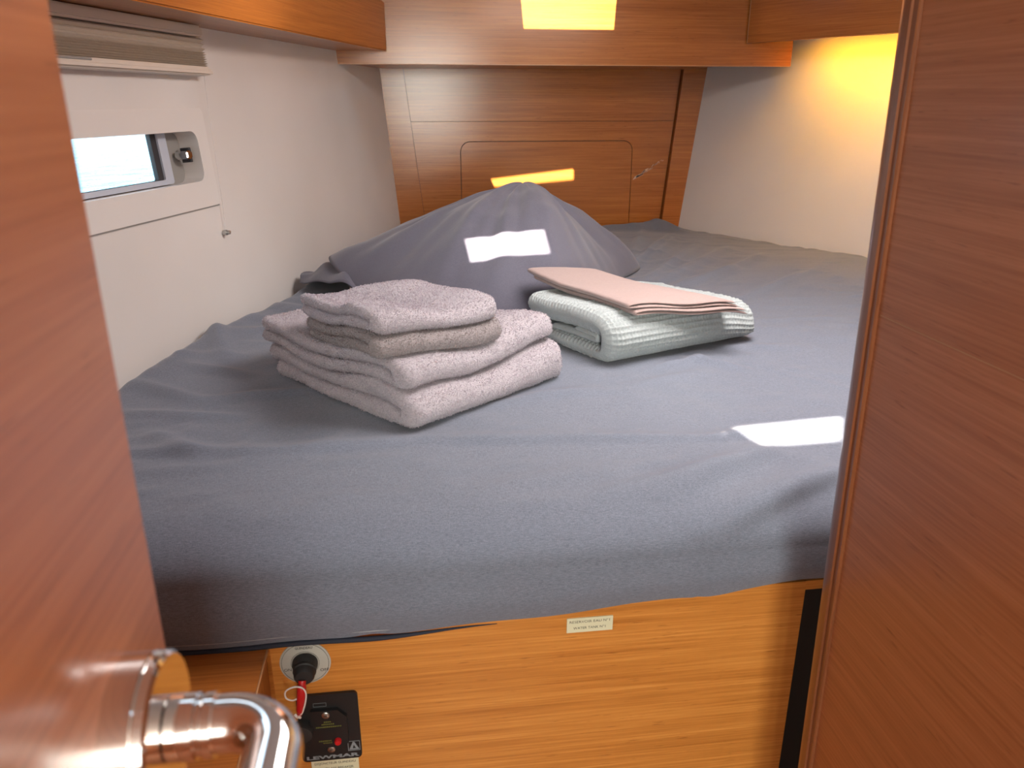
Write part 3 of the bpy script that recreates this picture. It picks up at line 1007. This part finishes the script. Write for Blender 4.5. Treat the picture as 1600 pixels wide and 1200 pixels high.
# far edge
Z -= 0.05 * np.exp(-((2.995 - Y) / 0.018) ** 2)
Z -= (0.030 * np.exp(-((X - 0.80) / 0.07) ** 2) * np.exp(-((2.995 - Y) / 0.06) ** 2))
nR = X.shape[0]
verts = np.stack([X, Y, Z], -1).reshape(-1, 3)
faces = [(i * (nS + 1) + j, i * (nS + 1) + j + 1, (i + 1) * (nS + 1) + j + 1, (i + 1) * (nS + 1) + j) for i in range(nR - 1) for j in range(nS)]
mt = thing('mattress', (0.4, 1.6, 0.797), 'wide berth mattress under a creased slate-grey fitted sheet', 'mattress')
sh = obj('fitted_sheet', verts, faces, 'sheet', mt, True)
# navy mattress below the hem
x0c, x1c = left_x(0.85) + 0.05, 1.55
pr_m = [(x0c - 0.03, 0.786), (1.55, 0.786), (1.55, 2.05), (right_x(2.93) - 0.09, 2.93), (left_x(2.93) + 0.07, 2.93)]
prism('mattress_core', pr_m, [], 0.798, 0.842, XY, 'navy', mt)
hemv = []
for k in range(60):
    x = -0.62 + k * (0.70 / 59)
    zz_ = 0.772 + 0.030 * max(0, min(1, (x + 0.20) / 0.66)) ** 1.3 + 0.0015 * math.sin(x * 31)
    hemv.append((x, 0.7725 - 0.004 * math.sin(x * 7 + 1.0), zz_ - 0.0035))
tube('hem_piping', hemv, [0.0032 * min(1.0, (59 - k) / 14 + 0.15) for k in range(60)], 'navy', mt, 8)
tube('hem_stitching', [(x, y - 0.0028, z + 0.0125) for x, y, z in hemv], 0.0006, 'stitch', mt, 6)


def surf_z(x, y):
    return MZ + float(sheet_height(np.array([[x]]), np.array([[y]]))[0, 0])


# ------------------------------------------------------------------ folded linen
def folded(name, parent, near, ang, la, path, thick, z0, mat, na=90, per=0.006, sag=None, rough=0.0, seed=0.0,
           end_r=None, disp=None, amin=None, smooth=True, ang_b=None, taper=0.0, cr=0.0, fat=None, wsag=False):
    """strip of cloth of given thickness following a 2D path (b = back from the near corner, z), drawn out along a.
    a runs along ang, b along ang + 90 degrees."""
    P = smooth_path([(b, z, 0) for b, z in path], 8)
    # resample evenly
    L = [0.0]
    for p, q in zip(P[:-1], P[1:]):
        L.append(L[-1] + (q - p).length)
    n = max(12, int(L[-1] / per))
    C, k = [], 0
    for i in range(n + 1):
        s = L[-1] * i / n
        while k < len(L) - 2 and L[k + 1] < s:
            k += 1
        t = (s - L[k]) / max(1e-9, L[k + 1] - L[k])
        C.append(P[k].lerp(P[k + 1], t))
    Nn = []
    for i in range(n + 1):
        t = C[min(i + 1, n)] - C[max(i - 1, 0)]
        Nn.append(Vector((-t.y, t.x, 0)).normalized())
    # half thickness along the strip, rounded at both free ends
    def half(i):
        s = L[-1] * i / n
        e = min(s, L[-1] - s)
        r = thick * 0.5 * (fat(s / L[-1]) if fat else 1.0)
        return r * (1.0 if e > r else math.sqrt(max(0.02, 1 - (1 - e / r) ** 2)))
    h = [half(i) for i in range(n + 1)]
    er = end_r if end_r else thick * 0.5
    ARC = {}
    for sgn in (1, -1):
        acc_, prev = [0.0], C[0] + Nn[0] * (sgn * h[0])
        for i in range(1, n + 1):
            q_ = C[i] + Nn[i] * (sgn * h[i])
            acc_.append(acc_[-1] + (q_ - prev).length)
            prev = q_
        ARC[sgn] = acc_
    ea, eb = Vector((math.cos(ang), math.sin(ang))), Vector((-math.sin(ang), math.cos(ang)))
    if ang_b is not None:
        eb = Vector((math.cos(ang_b), math.sin(ang_b)))
    verts, faces = [], []
    m = 2 * (n + 1)
    for j in range(na + 1):
        a = la * j / na
        # denser rings at the ends
        u = j / na
        a = la * (u - 0.05 * math.sin(4 * math.pi * u) / (2 * math.pi))
        e = min(a, la - a)
        kk = 1.0 if e > er else math.sqrt(max(0.0, 1 - (1 - e / er) ** 2))
        kk = max(kk, 0.12)
        ring = []
        for sgn in (1, -1):
            rng = range(n + 1) if sgn == 1 else range(n, -1, -1)
            for i in rng:
                hh = h[i] * kk
                if disp:
                    hh += disp(ARC[sgn][i], a, sgn) * min(1.0, 0.35 + 0.65 * e / er)
                p = C[i] + Nn[i] * (sgn * hh)
                s_ = L[-1] * i / n
                aa = a + 0.007 * ((1 - u) * noise.noise((s_ * 9 + seed, 2.0, 0)) - u * noise.noise((s_ * 9 + seed, 7.0, 0)))
                b, z = p.x, p.y
                if cr:
                    ce = min(a, la - a)
                    if ce < cr:
                        sh = cr * (1 - math.sqrt(max(0.0, 1 - ((cr - ce) / cr) ** 2)))
                        bm_ = max(c_.x for c_ in (C[0], C[-1]))
                        b += sh * math.exp(-b / 0.035) - sh * math.exp(-max(0.0, bm_ - b) / 0.035)
                w = near + ea * aa + eb * b * (1 - taper * a / la)
                zz_ = z0 + z
                if sag:
                    zz_ += sag(w.x, w.y, zz_) if wsag else sag(aa, b, z)
                if rough:
                    zz_ += rough * noise.noise((w.x * 22 + seed, w.y * 22, z * 40)) * (1 if sgn > 0 else 0.6)
                    w = w + Vector((noise.noise((w.x * 20, z * 60 + seed, 1)), noise.noise((w.y * 20, z * 60 + seed, 5)))) * rough * 0.8
                ring.append((w.x, w.y, zz_))
        verts += ring
    for j in range(na):
        for i in range(m):
            faces.append((j * m + i, j * m + (i + 1) % m, (j + 1) * m + (i + 1) % m, (j + 1) * m + i))
    for base, flip in ((0, 1), (na * m, 0)):
        for i in range(n):
            q = (base + i, base + i + 1, base + m - 2 - i, base + m - 1 - i)
            faces.append(q[::-1] if flip else q)
    return obj(name, verts, faces, mat, parent, smooth)


def pile(name, src, parent, mat, count, length, seed):
    """short terry loops standing on a towel's surface"""
    me = src.data
    nv = len(me.vertices)
    co = np.empty(nv * 3); me.vertices.foreach_get('co', co); co = co.reshape(-1, 3)
    me.calc_loop_triangles()
    nt = len(me.loop_triangles)
    tr = np.empty(nt * 3, dtype=np.int64); me.loop_triangles.foreach_get('vertices', tr); tr = tr.reshape(-1, 3)
    A, B, Cc = co[tr[:, 0]], co[tr[:, 1]], co[tr[:, 2]]
    nr = np.cross(B - A, Cc - A)
    ar = np.linalg.norm(nr, axis=1)
    rs = np.random.RandomState(seed)
    pk = rs.choice(nt, count, p=ar / ar.sum())
    u, v = rs.rand(count, 1), rs.rand(count, 1)
    fl = (u + v) > 1
    u, v = np.where(fl, 1 - u, u), np.where(fl, 1 - v, v)
    P = A[pk] + (B[pk] - A[pk]) * u + (Cc[pk] - A[pk]) * v
    Nr = nr[pk] / (ar[pk][:, None] + 1e-12)
    T = np.cross(Nr, rs.randn(count, 3)); T /= np.linalg.norm(T, axis=1)[:, None] + 1e-9
    lean = np.cross(Nr, T)
    ln = length * (0.6 + 0.8 * rs.rand(count, 1))
    w = 0.0008
    tip = P + Nr * ln * 0.85 + lean * ln * rs.randn(count, 1) * 0.6
    midp = P + Nr * ln * 0.6
    V = np.empty((count * 4, 3))
    V[0::4] = P - T * w
    V[1::4] = P + T * w
    V[2::4] = midp + T * w * 1.3 + lean * ln * 0.2
    V[3::4] = tip - T * w * 0.5
    F = np.arange(count * 4).reshape(-1, 4)
    o = obj(name, V, F.tolist(), mat, parent, False)
    o['kind'] = 'stuff'
    return o


# two bath towels
ANG_B = math.radians(38.9)
NB = Vector((-0.012, 1.058))


def drape(x, y, z):
    """how the whole towel stack slumps: grows through the lowest towel, then is shared by all above it"""
    u = (x + 0.012) * math.cos(ANG_B) + (y - 1.058) * math.sin(ANG_B)
    v = -(x + 0.012) * math.sin(ANG_B) + (y - 1.058) * math.cos(ANG_B)
    h = 0.0065 * math.sin(u * 15 + 2.6) + 0.0075 * math.sin(v * 19 + 0.3) + 0.004 * math.sin(u * 24 + v * 13)
    h -= 0.010 * math.exp(-((u / 0.07) ** 2 + (v / 0.07) ** 2))
    k = min(1.0, max(0.0, (z - MZ - 0.006) / 0.035))
    return (h + 0.006) * k


def drape_top(x, y, z):
    u = (x + 0.054) * math.cos(ANG_H) + (y - 1.091) * math.sin(ANG_H)
    v = -(x + 0.054) * math.sin(ANG_H) + (y - 1.091) * math.cos(ANG_H)
    t = min(1.0, max(0.0, (z - MZ - 0.132) / 0.02))
    e = 0.010 * math.exp(-((v - 0.215) / 0.035) ** 2) - 0.009 * math.exp(-((v - 0.13) / 0.03) ** 2 - ((u - 0.05) / 0.05) ** 2)
    e += 0.007 * math.exp(-((v - 0.075) / 0.022) ** 2 - ((u - 0.03) / 0.05) ** 2) - 0.006 * math.exp(-(((v - 0.04) + (u - 0.06) * 0.5) / 0.014) ** 2) * math.exp(-(u / 0.08) ** 2)
    e += 0.004 * math.sin(u * 34 + v * 14) - 0.005 * (u / 0.23)
    return drape(x, y, z) + 0.75 * e * t


b1 = thing('bath_towel', (0.0, 1.25, MZ), 'lowest and widest of the four mauve-grey folded towels, resting on the sheet', 'towel', 'folded towels')
m1 = folded('folded_cloth', b1, NB, ANG_B, 0.352, [(0.385, 0.012), (0.25, 0.0125), (0.10, 0.0120), (0.035, 0.012), (0.0130, 0.0145), (0.010, 0.0235), (0.018, 0.0325), (0.06, 0.0345), (0.20, 0.0345), (0.35, 0.0345), (0.408, 0.031)], 0.0215, MZ + 0.002, 'terry', 110, 0.006, drape, 0.0024, 1.0, 0.012, cr=0.024, wsag=True)
pile('terry_pile', m1, b1, 'fuzz', 52000, 0.0019, 1)
NB2 = NB + Vector((-0.010, 0.016))
b2 = thing('bath_towel', (0.0, 1.25, MZ + 0.047), 'second towel from the bottom of the mauve-grey stack, carrying the two smaller towels', 'towel', 'folded towels')
m2 = folded('folded_cloth', b2, NB2, ANG_B + 0.02, 0.345, [(0.40, 0.011), (0.28, 0.0115), (0.10, 0.0115), (0.035, 0.0115), (0.0130, 0.014), (0.010, 0.0225), (0.018, 0.031), (0.06, 0.0335), (0.20, 0.0345), (0.34, 0.0345), (0.398, 0.033)], 0.021, MZ + 0.0475, 'terry', 110, 0.006, drape, 0.0024, 4.0, 0.014, cr=0.024, wsag=True)
pile('terry_pile', m2, b2, 'fuzz', 52000, 0.0019, 2)

# two hand towels
ANG_H = math.radians(31.5)
NH = Vector((-0.058, 1.085))


b3 = thing('hand_towel', (0.0, 1.25, MZ + 0.093), 'smaller warm-grey folded towel directly under the topmost one', 'towel', 'folded towels')
m3 = folded('folded_cloth', b3, NH, ANG_H, 0.236, [(0.235, 0.009), (0.15, 0.009), (0.06, 0.009), (0.025, 0.009), (0.0105, 0.0105), (0.0085, 0.0165), (0.014, 0.0235), (0.04, 0.0252), (0.15, 0.0252), (0.245, 0.0252)], 0.0162, MZ + 0.0905, 'terry2', 80, 0.005, drape, 0.0020, 7.0, 0.011, cr=0.016, wsag=True)
pile('terry_pile', m3, b3, 'fuzz2', 30000, 0.0018, 3)
b4 = thing('hand_towel', (0.0, 1.25, MZ + 0.13), 'topmost of the folded mauve-grey towels, smaller and rumpled on top', 'towel', 'folded towels')
m4 = folded('folded_cloth', b4, NH + Vector((0.004, 0.006)), ANG_H + 0.03, 0.228, [(0.255, 0.009), (0.16, 0.009), (0.06, 0.009), (0.025, 0.009), (0.0105, 0.0105), (0.0085, 0.0165), (0.014, 0.0235), (0.04, 0.0255), (0.15, 0.0255), (0.25, 0.0255)], 0.0162, MZ + 0.1245, 'terry', 80, 0.005, drape_top, 0.0020, 9.0, 0.011, cr=0.018, wsag=True)
pile('terry_pile', m4, b4, 'fuzz', 30000, 0.0018, 4)

# waffle blanket, rolled in on itself
ANG_W = math.radians(23.3)
NW = Vector((0.348, 1.300))


def waffle(s, a, sgn):
    u, v = s / 0.0108, a / 0.0080
    fu, fv = abs((u % 1) - 0.5) * 2, abs((v % 1) - 0.5) * 2
    return 0.0060 * max(fu ** 3.5, 0.72 * fv ** 3.5) - 0.0042


def sag_w(a, b, z):
    lift = min(1, z / 0.03)
    return lift * (0.003 * math.sin(a * 11 + 1) - 0.014 * math.exp(-((a - 0.37) / 0.06) ** 2) * min(1, z / 0.05) + 0.004 * math.sin(b * 18))


wb = thing('waffle_blanket', (0.45, 1.5, MZ), 'pale sage waffle-weave blanket folded thick under the pink sheet', 'blanket')
folded('folded_cloth', wb, NW, ANG_W, 0.378,
       [(0.322, 0.014), (0.20, 0.0145), (0.12, 0.0140), (0.055, 0.0145), (0.028, 0.021), (0.018, 0.034), (0.020, 0.050), (0.034, 0.0625), (0.065, 0.0660), (0.12, 0.0660), (0.20, 0.0655), (0.312, 0.0615)],
       0.030, MZ + 0.003, 'waffle', 260, 0.00125, sag_w, 0.0012, 12.0, 0.018, waffle, cr=0.03, fat=lambda t: 0.86 + 0.62 * min(1.0, max(0.0, (t - 0.48) / 0.12)))
folded('inner_fold', wb, NW + Vector((0.004, 0.002)), ANG_W, 0.36,
       [(0.21, 0.034), (0.14, 0.034), (0.085, 0.033), (0.062, 0.0345), (0.060, 0.040), (0.075, 0.0425), (0.13, 0.043)],
       0.011, MZ + 0.003, 'waffle', 60, 0.004, sag_w, 0.0012, 15.0, 0.006)

# pink folded sheet on the blanket: two doubled folds
ps = thing('folded_sheet', (0.45, 1.55, MZ + 0.09), 'pale pink cotton sheet folded flat on top of the waffle blanket', 'sheet')



def sag_p(a, b, z):
    return (0.0030 * math.sin(b * 36 + 0.3) * math.exp(-a / 0.12) - 0.012 * max(0, b / 0.23) ** 3
            + 0.003 * math.sin(a * 12 + 0.5) + 0.010 * max(0, a - 0.22) / 0.12)


ANG_P, ANG_P2 = math.radians(113), math.radians(9)
NP = Vector((0.392, 1.335))
folded('lower_fold', ps, NP, ANG_P, 0.350, [(0.238, 0.0025), (0.15, 0.0025), (0.06, 0.0025), (0.014, 0.0026), (0.0035, 0.0055), (0.014, 0.0084), (0.06, 0.0085), (0.15, 0.0085), (0.236, 0.0085)], 0.0046, MZ + 0.0895, 'pink', 70, 0.005, sag_p, 0.0006, 21.0, 0.002, ang_b=ANG_P2, taper=0.28)
folded('upper_fold', ps, NP + Vector((-0.012, 0.004)), ANG_P, 0.352, [(0.232, 0.0025), (0.15, 0.0025), (0.06, 0.0025), (0.014, 0.0026), (0.0035, 0.0055), (0.014, 0.0084), (0.06, 0.0085), (0.15, 0.0085), (0.225, 0.0085)], 0.0046, MZ + 0.1020, 'pink', 70, 0.005, sag_p, 0.0006, 23.0, 0.002, ang_b=ANG_P2, taper=0.28)

# ------------------------------------------------------------------ pillow, peaked over its own bulk
pw = thing('pillow', (0.25, 2.05, MZ), 'large plump plum-grey pillow peaked in front of the wooden bulkhead', 'pillow')
PK = Vector((0.300, 2.13))
foot = [(0.66, 2.21, 0.0), (0.60, 2.36, 0.0), (0.45, 2.47, 0.0), (0.22, 2.48, 0.01), (0.00, 2.42, 0.02), (-0.15, 2.26, 0.045),
        (-0.212, 2.01, 0.093), (-0.13, 1.86, 0.035), (-0.02, 1.73, 0.0), (0.12, 1.655, 0.0), (0.25, 1.635, 0.0), (0.35, 1.67, 0.0), (0.44, 1.80, 0.0), (0.545, 2.02, 0.0)]
nF = len(foot)
angs = [math.atan2(f[1] - PK.y, f[0] - PK.x) for f in foot]
order = sorted(range(nF), key=lambda k: angs[k])
ring0 = [Vector((*foot[k][:2], foot[k][2])) for k in order]
# closed smooth boundary
def closed(P, per):
    out = []
    n = len(P)
    for i in range(n):
        a, b, c, d = P[i - 1], P[i], P[(i + 1) % n], P[(i + 2) % n]
        for k in range(per):
            t = k / per
            out.append(0.5 * ((2 * b) + (c - a) * t + (2 * a - 5 * b + 4 * c - d) * t * t + (3 * b - a - 3 * c + d) * t ** 3))
    return out
RB_ = closed(ring0, 16)
nA = len(RB_)
HP = 0.255
rings = 64
verts, faces = [], []
verts.append((PK.x, PK.y, MZ + HP))
for r in range(1, rings + 1):
    t = r / rings
    for k in range(nA):
        bnd = RB_[k]
        d = Vector((bnd.x - PK.x, bnd.y - PK.y))
        th = math.atan2(d.y, d.x)
        # how full the cushion is in this direction: straight towards the left tip, plump to front and right
        lean_l = max(0.0, math.cos(th - math.radians(190))) ** 1.5
        front = max(0.0, math.cos(th - math.radians(255)))
        rgt = max(0.0, math.cos(th - math.radians(-5)))
        p_ = 1.02 + 0.85 * front + 0.22 * rgt - 0.02 * lean_l
        hb = max(0.0, bnd.z)
        prof_h = (1 - t ** p_)
        # soft round brow at the peak, rolled edge at the foot
        z = hb + (HP - hb) * prof_h
        edge = math.sqrt(max(0.0, 1 - max(0.0, (t - 0.90) / 0.10) ** 2))
        hk = hb * (0.35 + 0.60 * min(1.0, hb / 0.08))
        z = hk + (z + 0.022 * (1 - min(1.0, hb / 0.08)) - hk) * edge if t > 0.90 else z + 0.022 * min(1, (t / 0.5)) * (1 - min(1.0, hb / 0.08))
        x, y = PK.x + d.x * t, PK.y + d.y * t
        # cloth folds fanning from the peak
        f1 = noise.noise((math.cos(th) * 3.2, math.sin(th) * 3.2, t * 1.2))
        f2 = noise.noise((math.cos(th) * 8.5 + 4, math.sin(th) * 8.5, t * 2.2))
        z += (0.020 * f1 + 0.011 * f2) * math.sin(math.pi * min(1, t * 0.95 + 0.02)) ** 0.8
        z += 0.004 * noise.noise((x * 14, y * 14, 2.0)) * min(1, t * 4)
        verts.append((x, y, MZ + max(0.004, z)))
for k in range(nA):
    faces.append((0, 1 + k, 1 + (k + 1) % nA))
for r in range(rings - 1):
    for k in range(nA):
        a, b = 1 + r * nA + k, 1 + r * nA + (k + 1) % nA
        faces.append((a, a + nA, b + nA, b))
base = 1 + (rings - 1) * nA
# underside
k0 = len(verts)
for k in range(nA):
    bnd = RB_[k]
    verts.append((PK.x + (bnd.x - PK.x) * 0.85, PK.y + (bnd.y - PK.y) * 0.85, MZ + 0.003 + 0.55 * max(0, bnd.z)))
for k in range(nA):
    faces.append((base + k, k0 + k, k0 + (k + 1) % nA, base + (k + 1) % nA))
faces.append(tuple(k0 + k for k in range(nA)))
obj('cushion', verts, faces, 'pillow', pw, True)
# open end of the pillowcase: a limp flap arching to the left, dark inside
fl_v, fl_f = [], []
nu, nv_ = 30, 26
for i in range(nu + 1):
    u = i / nu
    for j in range(nv_ + 1):
        v = j / nv_
        # from the tip by the hull to well under the cushion
        x = -0.292 + 0.19 * u
        y = 2.10 - 0.26 * u * v - 0.07 * v + 0.14 * u * (1 - v) + 0.16 * max(0.0, u - 0.45) ** 1.3 * v
        arch = math.sin(math.pi * (0.10 + v * 0.68))
        z = 0.006 + arch * (0.026 + 0.105 * u * (1 - 0.35 * u)) * (1 - 0.75 * max(0.0, (u - 0.5) / 0.5) ** 1.5) + 0.006 * math.sin(u * 17 + v * 3) * arch + 0.006 * noise.noise((u * 5, v * 4, 0))
        fl_v.append((x, y, MZ + z))
for i in range(nu):
    for j in range(nv_):
        a = i * (nv_ + 1) + j
        fl_f.append((a, a + 1, a + nv_ + 2, a + nv_ + 1))
fo = obj('pillowcase_flap', fl_v, fl_f, 'pillow', pw, True)
sm = fo.modifiers.new('cloth_thickness', 'SOLIDIFY')
sm.thickness = 0.002

# ------------------------------------------------------------------ parts modelled in place: put them under their thing's own origin
bpy.context.view_layer.update()
for o in list(COL.objects):
    if o.type == 'EMPTY':
        for c in o.children:
            c.matrix_parent_inverse = Matrix.Translation(-o.location)
